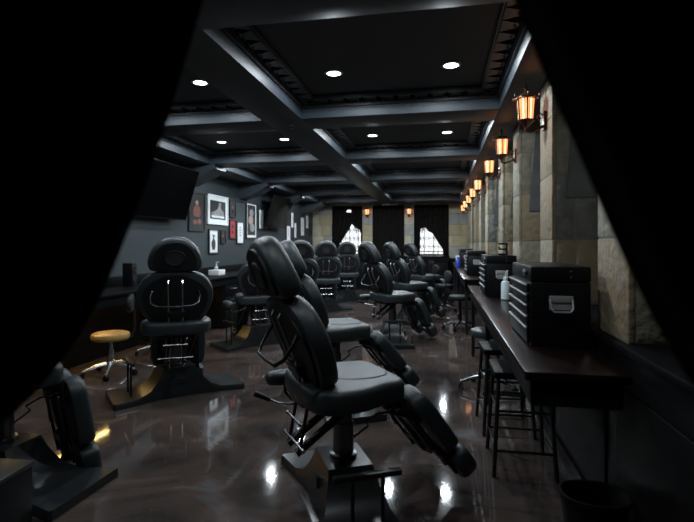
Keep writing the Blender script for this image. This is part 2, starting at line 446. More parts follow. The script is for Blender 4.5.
# daylight outside: pale building with a railing
t = empty('pale_building', (-1.6, 21, 0)); tag(t, 'sunlit pale building seen through the far windows', 'building')
MB().box((-6, 0, -.1), (6, .3, 6), FACADE).build('wall', FACADE, t)
t = empty('street_railing', (-1.6, 18.2, 0)); tag(t, 'brown street railing outside the far windows', 'railing')
mb = MB(); mb.box((-3.5, -.02, 1.15), (3.5, .02, 1.2)); mb.box((-3.5, -.02, .2), (3.5, .02, .25)); mb.build('rail', RAIL, t)
mb = MB()
for j in range(36): mb.box((-3.5 + .2*j, -.012, 0), (-3.476 + .2*j, .012, 1.15))
mb.build('baluster', RAIL, t)
struct(MB().box((-9, YB+.2, -.15), (7, 24, -.1)), 'ground', FACADE)

# ------------------------------------------------------------ lanterns
def lantern_parts(t):
    # origin = wall plate; lantern body hangs out along -X
    mb = MB(); mb.box((-.02, -.035, -.17), (0, .035, -.02), bev=.006)
    mb.tube([(-.01, 0, -.13), (-.06, 0, -.16), (-.115, 0, -.175), (-.15, 0, -.165)], [.012, .010, .010, .012], n=8)
    mb.tube([(-.01, 0, -.06), (-.045, 0, -.03), (-.065, 0, -.06), (-.05, 0, -.085), (-.035, 0, -.07)], .007, n=7)
    mb.build('bracket', BRONZE, t)
    c = Vector((-.15, 0, 0)); R = .074
    def hexr(z, r): return [(r*math.cos(PI/6 + k*PI/3), r*math.sin(PI/6 + k*PI/3), z) for k in range(6)]
    def v(p): return c + Vector(p)
    gl = MB(); a = hexr(-.085, R*.82); b = hexr(.085, R)
    for k in range(6):
        p, q, r_, s_ = v(a[k]), v(a[(k+1) % 6]), v(b[(k+1) % 6]), v(b[k])
        for j, m in enumerate((AMBER, AMBER_C, AMBER)):
            u0, u1 = j/3, (j+1)/3
            P = [p.lerp(q, u0), p.lerp(q, u1), s_.lerp(r_, u1), s_.lerp(r_, u0)]
            gl.face([gl.bm.verts.new(x) for x in P], gl.mi(m))
    gl.build('glass', AMBER, t)
    fr = MB()
    for k in range(6):
        fr.tube([v(a[k]), v(b[k])], .006, n=6)
        for u in (1/3, 2/3): fr.tube([v(a[k]).lerp(v(a[(k+1) % 6]), u), v(b[k]).lerp(v(b[(k+1) % 6]), u)], .0025, n=5)
    fr.tube([v(x) for x in a + [a[0]]], .006, n=6); fr.tube([v(x) for x in b + [b[0]]], .006, n=6)
    fr.build('cage', BRONZE, t)
    cp = MB().lathe([(.100, .082), (.098, .092), (.072, .108), (.042, .128), (.020, .138), (.012, .142)], BRONZE, 6, c)
    f2 = MB(); f2.lathe([(.010, .140), (.016, .150), (.007, .158), (.018, .170), (.009, .182), (.004, .205), (.001, .212)], BRONZE, 10, c)
    for k in range(6):
        an = PI/6 + k*PI/3
        cp.tube([v((.094*math.cos(an), .094*math.sin(an), .088)), v((.108*math.cos(an), .108*math.sin(an), .100)), v((.104*math.cos(an), .104*math.sin(an), .116))], .006, n=6)
    cp.build('cap', BRONZE, t); f2.build('finial', BRONZE, t)
    MB().lathe([(.006, -.175), (.012, -.168), (.010, -.150), (.034, -.120), (.060, -.098), (.072, -.086)], BRONZE, 6, c).build('pan', BRONZE, t)
proto = None
LZ = 2.53
def add_lantern(loc, rz, label, grp):
    global proto
    if proto is None:
        t = empty('wall_lantern', loc, rz); lantern_parts(t); proto = t
    else:
        t = copy_tree(proto); t.location = loc; t.rotation_euler = (0, 0, rz)
    tag(t, label, 'wall lamp', grp)
    return t
for k, y in enumerate(colY[1:]):
    lb = 'amber lantern on the right-hand stone columns, ' + ('nearest the entrance' if k == 0 else 'farthest from the entrance' if k == 7 else ordn[k] + ' from the entrance')
    add_lantern((XE, y, LZ), 0, lb, 'amber wall lanterns along the stone columns')
for x, nm in ((-2.36, 'left and middle'), (-.985, 'middle and right')):
    add_lantern((x, YB-.02, 2.50), PI/2, 'small amber lantern on far stone pier between %s windows' % nm, 'amber lanterns on the far wall')

# ------------------------------------------------------------ counters
def counter(name, x0, x1, y0, y1, label, front, cat='counter', m=TOPM, ztop=.90, legs=()):
    t = empty(name, ((x0+x1)/2, (y0+y1)/2, 0)); tag(t, label, cat)
    X0, X1, L = x0-(x0+x1)/2, x1-(x0+x1)/2, (y1-y0)/2
    MB().box((X0, -L, ztop-.04), (X1, L, ztop), bev=.008).build('countertop', m, t)
    mb = MB()
    if front < 0: mb.box((X0+.03, -L+.02, ztop-.15), (X0+.055, L-.02, ztop-.041)); 
    else: mb.box((X1-.055, -L+.02, ztop-.15), (X1-.03, L-.02, ztop-.041))
    mb.box((X0+.03, -L+.02, ztop-.15), (X1-.03, -L+.045, ztop-.041)); mb.box((X0+.03, L-.045, ztop-.15), (X1-.03, L-.02, ztop-.041))
    mb.build('apron', WAINS, t)
    for ly in legs:
        mb = MB(); a, b = (X0+.06, X1-.06)
        yy = ly - (y0+y1)/2
        mb.box((a-.02, yy-.02, 0), (a+.02, yy+.02, ztop-.04)); mb.box((b-.02, yy-.02, 0), (b+.02, yy+.02, ztop-.04)); mb.box((a, yy-.015, .1), (b, yy+.015, .13))
        mb.build('leg_frame', BLACK, t)
    return t
counter('workbench', .36, XE-.042, 2.18, 6.55, 'long dark workbench along the right wall, its nearer section', -1, legs=(4.5, 6.4))
counter('workbench', .36, XE-.042, 7.75, 15.0, 'far section of the dark workbench along the right wall', -1, legs=(7.9, 10.2, 12.6, 14.8))
LC = counter('workbench', XL+.02, -3.55, 2.6, 14.9, 'long black workbench along the left wall below the pictures', 1, m=WAINS, legs=(2.8, 6.4, 9.35, 12.0))
mb = MB(); mb.box((XL-LC.location.x+.003, -6.15, .901), (XL-LC.location.x+.05, 6.15, 1.02), bev=.004); mb.build('backsplash', WAINS, LC)
t = counter('bar_counter', -3.7, .30, 15.02, 15.55, 'black bar counter under the far windows', -1, ztop=1.07, m=WAINS)
mb = MB(); mb.box((-1.95, -.22, 0), (1.95, -.20, .96))
for k in range(6): mb.box((-1.9 + .65*k, -.235, .12), (-1.3 + .65*k, -.221, .85), bev=.006)
mb.build('front_panel', WAINS, t)
# drawer units under the left workbench
cab = None
for k, y in enumerate((7.95, 10.05, 12.6)):
    lb = 'black drawer unit under the left workbench, ' + ['nearest the entrance', 'middle of the three', 'farthest from the entrance'][k]
    if cab is None:
        t = empty('drawer_unit', (-3.86, y, 0)); cab = t
        MB().box((-.25, -.32, .02), (.25, .32, .75), bev=.005).build('carcass', WAINS, t)
        for j, (a, b) in enumerate(((.05, .32), (.335, .54), (.555, .73))):
            d = MB().box((.251, -.30, a), (.268, .30, b), bev=.004).build('drawer', WAINS, t)
            mb = MB(); zc = b - .06
            mb.tube([(.268, -.1, zc), (.295, -.1, zc), (.295, .1, zc), (.268, .1, zc)], .006, n=8); mb.build('handle', CHROME, d)
    else:
        t = copy_tree(cab); t.location = (-3.86, y, 0)
    tag(t, lb, 'cabinet', 'drawer units under the left workbench')
# warm light strips under the left workbench
for k, (y0, y1) in enumerate(((4.25, 5.25), (6.15, 6.95))):
    o = MB().box((-.02, -(y1-y0)/2, -.012), (.02, (y1-y0)/2, 0)).build('light_strip', LEDM); o.location = (-4.02, (y0+y1)/2, .8595)
    tag(o, 'warm light strip glowing under the left workbench, ' + ['nearer one', 'farther one behind the tattoo chair'][k], 'light', 'warm strips under the left workbench')

# ------------------------------------------------------------ tattoo chairs
def make_chair():
    root = empty('tattoo_chair')
    # base: lofted bow-tie foot with a raised housing
    mb = MB(); secs = []; ys = [-.60, -.585, -.50, -.38, -.28, -.22, -.185, -.165, -.15, 0, .15, .165, .185, .22, .28, .38, .50, .585, .60]
    def zt(y):
        y = abs(y)
        if y <= .15: return .27
        if y >= .38: return .055
        u = (y-.15)/.23; return .055 + .215*(1-u)**2.2
    def hw(y):
        y = abs(y); return (.17 if y < .17 else .17 + .10*((y-.17)/.43)**1.2) - (.02 if y > .59 else 0)
    for y in ys:
        w = hw(y); z = zt(y); wt = w - min(.05, .18*(z-.05)) - .008
        secs.append([mb.bm.verts.new(p) for p in ((-w, y, 0), (w, y, 0), (w, y, min(.04, z-.012)), (wt, y, z), (-wt, y, z), (-w, y, min(.04, z-.012)))])
    for a, b in zip(secs, secs[1:]):
        for j in range(6): mb.face([a[j], a[(j+1) % 6], b[(j+1) % 6], b[j]])
    mb.face(secs[0][::-1]); mb.face(secs[-1])
    for sx in (-1, 1):       # half-round boss on each face of the housing
        mb.prism([(.05*math.cos(PI*j/12), .13 + .05*math.sin(PI*j/12)) for j in range(13)], .13, .163, lambda u, v, h: (sx*h, u, v))
    base = mb.build('base', BASEM, root)
    mb = MB()
    for sx in (-.075, .075): mb.tube([(sx, -.43, .05), (sx, -.43, .345)], .010, n=8)
    mb.box((-.17, -.448, .34), (.17, -.412, .37), bev=.008)
    mb.build('step_bar', BLACK, base)
    mb = MB(); mb.lathe([(.075, .268), (.075, .29), (.058, .295), (.058, .46), (.050, .465), (.050, .585)], STEEL, 24)
    mb.build('column', STEEL, root)
    # frame under the seat
    mb = MB(); mb.box((-.20, -.13, .565), (.26, .13, .605), bev=.006)
    for sy in (-.07, .07): mb.tube([(.02, sy, .57), (-.30, sy, .36)], .022, n=10)
    for sy in (-.10, .10): mb.box((.20, sy-.02, .53), (.34, sy+.02, .59), bev=.005)
    mb.box((-.28, -.10, .60), (-.20, .10, .70), bev=.006)
    mb.tube([(-.24, -.085, .62), (-.29, -.085, .36)], .010, n=8); mb.tube([(-.24, .085, .62), (-.29, .085, .36)], .010, n=8)
    mb.build('under_frame', BLACK, root)
    for z, w in ((.52, .10), (.40, .145)):
        mb = MB(); mb.tube([(-.29, -w, z), (-.29, w, z)], .007, n=8)
        for s_ in (-w, w): mb.lathe([(.011, -.008), (.011, .008)], None, 8, (0,0,0), Matrix.Translation((-.29, s_, z)) @ Matrix.Rotation(PI/2, 4, 'X'))
        mb.build('crossbar', CHROME, root)
    # seat
    out = chaikin([(-.29, -.20), (-.29, .20), (-.22, .31), (-.04, .325), (.07, .29), (.13, .265), (.275, .26), (.275, 0), (.275, -.26), (.13, -.265), (.07, -.29), (-.04, -.325), (-.22, -.31)])
    mb = MB(); mb.cushion(out, .125, .035, lambda u, v, h: (u, v, .602 + h), dome=.008)
    st = mb.build('seat', VINYL, root)
    mb = MB(); mb.cushion(chaikin([(-.12, -.15), (-.12, .15), (.24, .18), (.24, -.18)], 3), .010, .006, lambda u, v, h: (u, v, .726 + h), dome=.003)
    mb.build('seat_panel', VINYL, st)
    # backrest (origin at its hinge, leaning back)
    outb = chaikin([(-.20, .0), (.20, .0), (.29, .12), (.345, .28), (.32, .40), (.25, .49), (.12, .525), (-.12, .525), (-.25, .49), (-.32, .40), (-.345, .28), (-.29, .12)])
    mb = MB(); mb.cushion(outb, .105, .035, lambda u, v, h: (h, u, v), dome=.02, under=.02)
    bk = mb.build('backrest', VINYL, root, (-.20, 0, .68), (0, math.radians(-25), 0))
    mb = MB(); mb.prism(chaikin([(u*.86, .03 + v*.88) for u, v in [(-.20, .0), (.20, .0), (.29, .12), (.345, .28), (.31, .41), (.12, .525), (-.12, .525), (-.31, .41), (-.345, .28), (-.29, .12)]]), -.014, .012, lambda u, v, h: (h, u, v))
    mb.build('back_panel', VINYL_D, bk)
    for sy in (-.062, .062):
        mb = MB(); mb.tube([(-.012, sy, .45), (-.035, sy, .43), (-.035, sy, .06), (-.06, sy, -.06)], .0085, n=8); mb.build('rod', CHROME, bk)
    mb = MB(); mb.tube([(-.01, -.20, .35), (-.05, -.215, .32), (-.12, -.205, .27), (-.158, -.155, .25), (-.162, 0, .245), (-.158, .155, .25), (-.12, .205, .27), (-.05, .215, .32), (-.01, .20, .35)], .0105, n=10)
    mb.build('push_handle', HANDLE, bk)
    mb = MB(); mb.box((-.055, -.09, .10), (-.013, .09, .16), bev=.006); mb.box((-.05, -.045, .02), (-.013, .045, .10)); mb.tube([(-.05, -.085, .20), (-.05, .085, .20)], .006, n=8)
    mb.build('recline_bracket', BLACK, bk)
    mb = MB()
    oh = chaikin([(-.20, -.155), (.20, -.155), (.238, -.10), (.236, -.01), (.185, .095), (.085, .172), (-.085, .172), (-.185, .095), (-.236, -.01), (-.238, -.10)])
    mb.cushion(oh, .125, .05, lambda u, v, h: (h-.02 + .5*v*v, u, .673 + v), VINYL, dome=.012, under=.035)
    mb.prism([(u*.80, .673 + v*.78) for u, v in oh], -.032, -.012, lambda u, v, h: (h + .4*(v-.673)**2, u, v), VINYL_D)  # darker disc on the headrest back, its shade put into the vinyl colour
    # face opening, seen from the back as a dark padded oval
    def ringpts(a, b, x): return [(x - .020, a*math.cos(2*PI*j/28), .665 + b*math.sin(2*PI*j/28)) for j in range(29)]
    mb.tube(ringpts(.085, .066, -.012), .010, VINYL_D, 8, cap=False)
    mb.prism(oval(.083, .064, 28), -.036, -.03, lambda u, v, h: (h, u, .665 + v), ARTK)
    mb.build('headrest', VINYL, bk)
    # left armrest
    mb = MB(); mb.cushion(oval(.16, .065, 30, 2.8), .085, .036, lambda u, v, h: (-.16 + u, .45 + v, .575 + h), dome=.006)
    ar = mb.build('armrest', VINYL, root)
    mb = MB(); mb.tube([(-.18, .12, .58), (-.18, .36, .50), (-.20, .43, .53), (-.20, .43, .588)], .012, n=8); mb.build('arm_bracket', BLACK, ar)
    # leg rests (origin at the hinge)
    for s_ in (-1, 1):
        outl = chaikin([(.0, -.125), (.0, .125), (.20, .128), (.40, .112), (.43, .06), (.43, -.06), (.40, -.112), (.20, -.128)])
        mb = MB(); mb.cushion(outl, .10, .03, lambda u, v, h: (u, v, h), dome=.012, under=.015)
        lg = mb.build('leg_rest', VINYL, root, (.285, s_*.140, .60), (0, math.radians(46), s_*math.radians(5)))
        outf = chaikin([(.44, -.11), (.44, .11), (.57, .105), (.65, .06), (.65, -.06), (.57, -.105)])
        mb = MB(); mb.cushion(outf, .12, .035, lambda u, v, h: (u, v, h-.012), dome=.01); mb.build('foot_pad', VINYL, lg)
        mb = MB()
        for q in (-.055, .055): mb.tube([(-.03, q, -.02), (.10, q, -.03), (.56, q, -.022)], .010, n=8)
        mb.box((.12, -.07, -.04), (.16, .07, .004)); mb.box((.42, -.06, -.035), (.47, .06, .004))
        mb.build('support_rail', BLACK, lg)
        mb = MB(); mb.tube([(.08, -.045, -.05), (.34, .045, -.04)], .008, n=8); mb.build('gas_strut', STEEL, lg)
    # levers
    mb = MB(); mb.tube([(-.05, .06, .575), (-.22, .17, .535), (-.30, .22, .535), (-.36, .25, .56)], .007, n=8); lv = mb.build('lever', STEEL, root)
    mb = MB(); mb.tube([(-.35, .245, .556), (-.43, .285, .59)], [.014, .017], n=10); mb.build('grip', PLASTIC, lv)
    mb = MB(); mb.tube([(.05, -.01, .36), (.13, -.05, .43), (.10, -.08, .47), (.17, -.09, .505), (.24, -.13, .52)], .007, n=8); lv = mb.build('lever', STEEL, root)
    mb = MB(); mb.tube([(.23, -.125, .518), (.31, -.165, .50)], [.014, .018], n=10); mb.build('grip', PLASTIC, lv)
    return root
R = math.radians
CH = [   # x, y, heading of the seat, heading of the foot, leg drop, lean, label
    (-.53, 2.63, 36, 27, 52, 22, 'black tattoo chair nearest the entrance, centre row, legs sloping to the right'),
    (-.95, 4.32, 32, 30, 50, 23, 'black tattoo chair directly behind the front centre one'),
    (-.70, 7.20, 38, 10, 62, 22, 'black tattoo chair third in the centre row, before a gap of open floor'),
    (-.56, 9.20, 36, 15, 62, 22, 'black tattoo chair fourth in the centre row'),
    (-.33, 11.50, 34, 15, 62, 22, 'black tattoo chair farthest back in the centre row'),
    (-2.53, 4.30, 118, -45, 82, 13, 'black tattoo chair seen squarely from behind, foot bar on its left'),
    (-2.62, 6.60, 128, -40, 82, 16, 'black tattoo chair behind the front headrest, second in left row'),
    (-2.50, 8.35, 112, -40, 82, 14, 'black tattoo chair third in the left row, mostly hidden by centre chairs'),
    (-2.42, 10.05, 106, -35, 80, 14, 'black tattoo chair fourth in the left row, before the leftmost far window'),
    (-2.36, 12.10, 104, -35, 80, 14, 'black tattoo chair farthest back in the left row'),
    (-2.58, 2.44, 58, 268, 80, 20, 'black tattoo chair beside the left curtain, only its leg rests showing'),
]
chair0 = make_chair(); drop = []
for k, (x, y, hd, fh, ld, ln, lb) in enumerate(CH):
    c = chair0 if k == 0 else copy_tree(chair0)
    c.location = (x, y, 0); c.rotation_euler = (0, 0, R(hd))
    tag(c, lb, 'tattoo chair', 'black tattoo chairs')
    for p in c.children:
        n = p.name.split('.')[0]
        if k == 5 and n == 'armrest': drop.append(p)
        if n == 'base': p.rotation_euler = (0, 0, R(fh - hd))
        elif n == 'leg_rest': p.rotation_euler = (0, R(ld), p.rotation_euler[2])
        elif n == 'backrest': p.rotation_euler = (0, R(-ln), 0)

for p in drop:      # this chair shows no armrest
    for q in list(p.children): bpy.data.objects.remove(q)
    bpy.data.objects.remove(p)

# ------------------------------------------------------------ stools
def make_stool(zs, back, seatm, rad=.20, CHROME=CHROME):
    t = empty('rolling_stool')
    MB().lathe([(rad*.9, zs-.075), (rad*.98, zs-.06), (rad, zs-.035), (rad*.96, zs-.01), (rad*.85, zs), (.02, zs+.003)], seatm, 32).build('seat', seatm, t)
    MB().lathe([(.035, .10), (.035, .28), (.022, .285), (.022, zs-.09), (.10, zs-.085), (.10, zs-.074)], CHROME, 18).build('column', CHROME, t)
    mb = MB()
    for k in range(5):
        a = 2*PI*k/5 + .3
        mb.tube([(.03*math.cos(a), .03*math.sin(a), .13), (.14*math.cos(a), .14*math.sin(a), .115), (.27*math.cos(a), .27*math.sin(a), .075)], [.024, .02, .014], n=8)
    mb.lathe([(.04, .10), (.045, .15), (.03, .16)], None, 16)
    b = mb.build('star_base', CHROME, t)
    for k in range(5):
        a = 2*PI*k/5 + .3; M = Matrix.Translation((.27*math.cos(a), .27*math.sin(a), .03)) @ Matrix.Rotation(a + 1.2, 4, 'Z') @ Matrix.Rotation(PI/2, 4, 'X')
        mb = MB()
        for q in (-.018, .008): mb.lathe([(.022, q), (.030, q+.003), (.030, q+.008), (.022, q+.011)], PLASTIC, 14, (0,0,0), M)
        mb.tube([(.27*math.cos(a), .27*math.sin(a), .03), (.27*math.cos(a), .27*math.sin(a), .075)], .008, CHROME, 8)
        mb.build('caster', PLASTIC, b)
    if back:
        mb = MB(); mb.tube([(-.05, 0, zs-.08), (-.22, 0, zs-.06), (-.25, 0, zs+.05), (-.24, 0, zs+.25)], .012, n=8); sp = mb.build('back_post', BLACK, t)
        mb = MB(); mb.cushion(oval(.17, .10, 30, 2.6), .05, .022, lambda u, v, h: (-.235 + h - .5*u*u*-1, u, zs + .32 + v), dome=.006); mb.build('backrest', VINYL_D if seatm is WARM_SHEEN else seatm, t)
    return t
def put(t, x, y, rz, label, grp=None, cat='stool'):
    t.location = (x, y, 0); t.rotation_euler = (0, 0, rz); tag(t, label, cat, grp); return t
s1 = make_stool(.47, True, WARM_SHEEN); put(s1, -3.58, 4.72, PI + .5, 'low rolling stool with painted warm-sheen seat at left workbench, nearer the entrance', 'stools with painted warm sheen at the left workbench')
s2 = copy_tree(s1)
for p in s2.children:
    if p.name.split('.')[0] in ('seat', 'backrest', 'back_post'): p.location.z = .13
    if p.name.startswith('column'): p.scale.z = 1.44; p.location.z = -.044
put(s2, -3.62, 5.72, PI + .3, 'taller rolling stool with tan seat behind left row\'s front tattoo chair', 'stools with painted warm sheen at the left workbench')  # seat colour is the painted gold sheen of the light strip
s3 = make_stool(.60, False, VINYL, .17, STEEL); put(s3, .47, 4.98, .5, 'black rolling stool by right workbench, chrome star base on open floor', 'black rolling stools at the right workbench')
s4 = make_stool(.58, True, VINYL_D, .19, HANDLE); put(s4, .33, 8.35, .3, 'black rolling stool with backrest in the gap of the right workbench', 'black rolling stools at the right workbench')
for x, y, lb in ((.10, 10.6, 'black rolling stool with backrest along the far right workbench'), (-.05, 13.4, 'black rolling stool with backrest before the far bar counter')):
    q = copy_tree(s4); put(q, x, y, .4, lb, 'black rolling stools at the right workbench')
def make_bar_stool():
    t = empty('bar_stool')
    MB().box((-.18, -.18, .60), (.18, .18, .645), bev=.012).build('seat', WAINS, t)
    for sx in (-1, 1):
        for sy in (-1, 1):
            mb = MB(); mb.tube([(sx*.15, sy*.15, .60), (sx*.185, sy*.215, 0.0)], .013, n=8); mb.build('leg', BLACK, t)
    for z, f in ((.16, .74), (.40, .33)):
        mb = MB(); a, b = .15 + .035*f, .15 + .065*f
        mb.tube([(-a, -b, z), (a, -b, z), (a, b, z), (-a, b, z), (-a, -b, z)], .009, n=6)
        mb.build('footrail', BLACK, t)
    return t
b1 = make_bar_stool(); put(b1, .515, 3.32, 0, 'black metal bar stool tucked under right workbench, nearest the entrance', 'bar stools under the right workbench')
b2 = copy_tree(b1); put(b2, .50, 3.98, .05, 'black metal bar stool tucked under right workbench, behind another', 'bar stools under the right workbench')

# ------------------------------------------------------------ tool chests and bench things
def make_chest():
    t = empty('tool_chest')        # front faces -X; length along Y
    MB().box((-.15, -.33, .0), (.15, .33, .345), bev=.006).build('body', PLASTIC, t)
    MB().box((-.152, -.332, .347), (.152, .332, .43), bev=.010).build('lid', PLASTIC, t)
    for k, (a, b) in enumerate(((.015, .105), (.112, .165), (.172, .225), (.232, .282), (.289, .336))):
        d = MB().box((-.168, -.31, a), (-.151, .31, b), bev=.004).build('drawer', PLASTIC, t)
        mb = MB(); mb.box((-.178, -.31, b-.012), (-.166, .31, b-.003), bev=.002); mb.build('pull', SATIN, d)
    mb = MB(); mb.lathe([(.022, 0), (.022, .012), (.014, .016)], None, 16, (0,0,0), Matrix.Translation((-.156, -.22, .392)) @ Matrix.Rotation(-PI/2, 4, 'Y')); mb.build('latch', CHROME, t)
    for s_ in (-1, 1):
        mb = MB(); y = s_*.331
        mb.box((-.06, y, .24), (.06, y + s_*.012, .275), bev=.003); mb.tube([(-.056, y + s_*.012, .255), (-.054, y + s_*.03, .21), (-.04, y + s_*.035, .192), (.04, y + s_*.035, .192), (.054, y + s_*.03, .21), (.056, y + s_*.012, .255)], .0055, n=8)
        mb.box((-.058, y, .20), (.058, y + s_*.004, .239))
        mb.build('side_handle', SATIN, t)
    for z in (.375, .405):
        mb = MB(); mb.lathe([(.005, 0), (.004, .003)], None, 8, (0,0,0), Matrix.Translation((.05, -.3325, z)) @ Matrix.Rotation(PI/2, 4, 'X'))
        mb.build('rivet', CHROME, t)
    return t
ch0 = None
for k, y in enumerate((3.04, 5.53, 8.95, 12.3)):
    t = ch0 = make_chest() if ch0 is None else ch0
    if k: t = copy_tree(ch0)
    t.location = (.628, y, .9005)
    tag(t, 'black tool chest with chrome side handle on right workbench, ' + ['nearest the entrance', 'second from the entrance', 'third from the entrance', 'farthest from the entrance'][k], 'tool chest', 'black tool chests on the right workbench')
t = empty('squeeze_bottle', (.635, 4.95, .9005)); tag(t, 'frosted squeeze bottle with bent spout on the right workbench', 'bottle')
MB().lathe([(.036, 0), (.042, .006), (.042, .16), (.036, .178), (.018, .188), (.018, .195)], BOTTLE, 24).build('body', BOTTLE, t)
mb = MB(); mb.lathe([(.021, .1955), (.021, .218), (.010, .224)], WHITE, 16); mb.tube([(0, 0, .222), (0, 0, .25), (.010, 0, .275), (.026, 0, .29)], [.006, .005, .004, .003], WHITE, 8); mb.build('cap', WHITE, t)
t = empty('spray_bottle', (.42, 11.6, .9005)); tag(t, 'blue bottle on the far right workbench beside a tool chest', 'bottle')
MB().lathe([(.05, 0), (.055, .01), (.055, .17), (.03, .21), (.018, .215), (.018, .24)], BLUE, 20).build('body', BLUE, t)
mb = MB(); mb.box((-.06, -.015, .235), (.03, .015, .275), bev=.006); mb.box((-.05, -.008, .18), (-.035, .008, .236)); mb.build('trigger_head', WHITE, t)
t = empty('tape_stand', (.67, 5.40, 1.331)); tag(t, 'small black two-tier stand on top of the second tool chest', 'holder')
mb = MB(); mb.box((-.05, -.04, 0), (.04, .04, .018)); mb.box((.024, -.04, .018), (.04, .04, .13)); mb.box((-.05, -.04, .056), (.024, .04, .072)); mb.box((-.05, -.04, .112), (.024, .04, .13)); mb.box((-.05, -.04, .072), (-.038, .04, .09)); mb.build('rack', PLASTIC, t)
t = empty('waste_bin', (.66, 2.26, 0)); tag(t, 'dark bin on the floor under the near end of right workbench', 'bin')
mb = MB(); secs = []
P0 = chaikin([(-.11, -.09), (.11, -.09), (.11, .09), (-.11, .09)], 3); n = len(P0)
for f, z in ((1.0, 0), (1.22, .34), (1.3, .345), (1.3, .365), (1.2, .366), (1.02, .30), (.9, .02)): secs.append([mb.bm.verts.new((u*f, v*f, z)) for u, v in P0])
for a, b in zip(secs, secs[1:]):
    for j in range(n): mb.face([a[j], a[(j+1) % n], b[(j+1) % n], b[j]], 0, True)
mb.face(secs[0][::-1]); mb.face(secs[-1]); mb.build('bucket', PLASTIC, t)
# left bench things
t = empty('tissue_box', (-3.90, 7.95, .9005)); tag(t, 'white box on the left workbench below the pictures', 'box')
MB().box((-.10, -.13, 0), (.10, .13, .09), bev=.006).build('carton', WHITE, t)
mb = MB(); mb.prism(oval(.05, .02, 20), .09, .093, lambda u, v, h: (v, u, h), ARTG); mb.build('opening', ARTG, t)
t = empty('pump_bottle', (-4.06, 8.25, .9005)); tag(t, 'small clear pump bottle behind the white box', 'bottle')
MB().lathe([(.03, 0), (.034, .006), (.034, .12), (.012, .14), (.012, .16)], BOTTLE, 18).build('body', BOTTLE, t)
mb = MB(); mb.lathe([(.016, .1605), (.016, .18), (.006, .182), (.006, .21)], None, 12); mb.box((-.008, -.008, .208), (.05, .008, .222)); mb.build('pump', WHITE, t)
t = empty('desk_speaker', (-3.98, 5.62, .9005)); tag(t, 'upright black speaker on the left workbench under the television', 'speaker')
MB().box((-.07, -.055, 0), (.07, .055, .30), bev=.006).build('cabinet', PLASTIC, t)
for z, r in ((.10, .042), (.22, .026)):
    mb = MB(); mb.lathe([(r*1.1, 0), (r*1.1, .006), (r, .007), (r*.4, .001), (.004, .003)], None, 20, (0,0,0), Matrix.Translation((.07, 0, z)) @ Matrix.Rotation(PI/2, 4, 'Y')); mb.build('driver', VINYL_D, t)

# ------------------------------------------------------------ televisions
def make_tv():
    t = empty('television')        # origin at the wall; screen faces +X, leaning forward
    th = R(17)
    M = Matrix.Translation((.14, 0, 0)) @ Matrix.Rotation(th, 4, 'Y')
    MB().box((-.02, -.73, 0), (.03, .73, .83), None, M, .006).build('casing', PLASTIC, t)
    MB().box((.0305, -.715, .02), (.033, .715, .815), None, M).build('screen', SCREEN, t)
    mb = MB(); mb.box((0, -.2, .15), (.03, .2, .65)); mb.box((.03, -.05, .2), (.17, .05, .28)); mb.box((.03, -.05, .5), (.26, .05, .56)); mb.build('wall_mount', BLACK, t)
    MB().box((.031, -.705, .004), (.0345, -.685, .014), None, M).build('standby_light', REDM, t)
    return t
tv = make_tv(); tv.location = (XL, 6.48, 1.84); tag(tv, 'large black television tilted on the left wall, partly behind the curtain', 'television', 'televisions on the left wall')
t2 = copy_tree(tv); t2.location = (XL, 11.6, 1.84); tag(t2, 'black television tilted off the left wall between framed pictures', 'television', 'televisions on the left wall')

# ------------------------------------------------------------ framed pictures
XP = XL + .002
def picture(px0, px1, y0a, y1a, y0b, y1b, border, bm, mat_w, mm, label, art):
    A = on_x(px0, y0a, XP); B = on_x(px0, y1a, XP); C = on_x(px1, y0b, XP); D = on_x(px1, y1b, XP)
    ya, yb = A[1], C[1]; zb = (B[2] + D[2]) / 2; ztp = (A[2] + C[2]) / 2
    w, h = (yb - ya) / 2, (ztp - zb) / 2
    t = empty('framed_picture', (XP, (ya+yb)/2, (zb+ztp)/2)); tag(t, label, 'picture', 'framed pictures on the left wall')
    fr = MB()
    fr.box((0, -w, -h), (.03, -w+border, h)); fr.box((0, w-border, -h), (.03, w, h)); fr.box((0, -w+border, -h), (.03, w-border, -h+border)); fr.box((0, -w+border, h-border), (.03, w-border, h))
    fr.build('frame', bm, t)
    iw, ih = w - border, h - border
    MB().box((.001, -iw, -ih), (.014, iw, ih)).build('mat_board', mm, t)
    iw -= mat_w; ih -= mat_w
    ar = MB(); K = [0]
    def shape(poly, m):
        K[0] += 1; ar.prism([(u*iw, v*ih) for u, v in poly], .0142, .0152 + .0006*K[0], lambda u, v, hh: (hh, u, v), m)
    art(shape); ar.build('print', None, t)
    return t
def ell(cx, cy, a, b, n=16): return [(cx + a*math.cos(2*PI*k/n), cy + b*math.sin(2*PI*k/n)) for k in range(n)]
FULL = [(-1, -1), (1, -1), (1, 1), (-1, 1)]
def a_figure(s):
    s(FULL, ARTK); s(ell(0, .52, .22, .13), ARTP); s([(-.14, .40), (.14, .40), (.5, .2), (.55, -.15), (.35, -.3), (-.4, -.3), (-.6, -.1), (-.45, .2)], ARTB)
    s(ell(-.3, -.62, .3, .14), ARTB); s(ell(.35, -.58, .3, .16), ARTB)
def a_recline(s):
    s(FULL, ARTK); s([(-.85, -.6), (.8, -.6), (.7, -.1), (.45, .1), (.3, .5), (.1, .55), (-.05, .1), (-.5, -.15), (-.85, -.35)], ARTG); s(ell(.25, .66, .16, .2), ARTG)
    s([(-.8, -.85), (.85, -.85), (.8, -.62), (-.85, -.62)], WHITE)
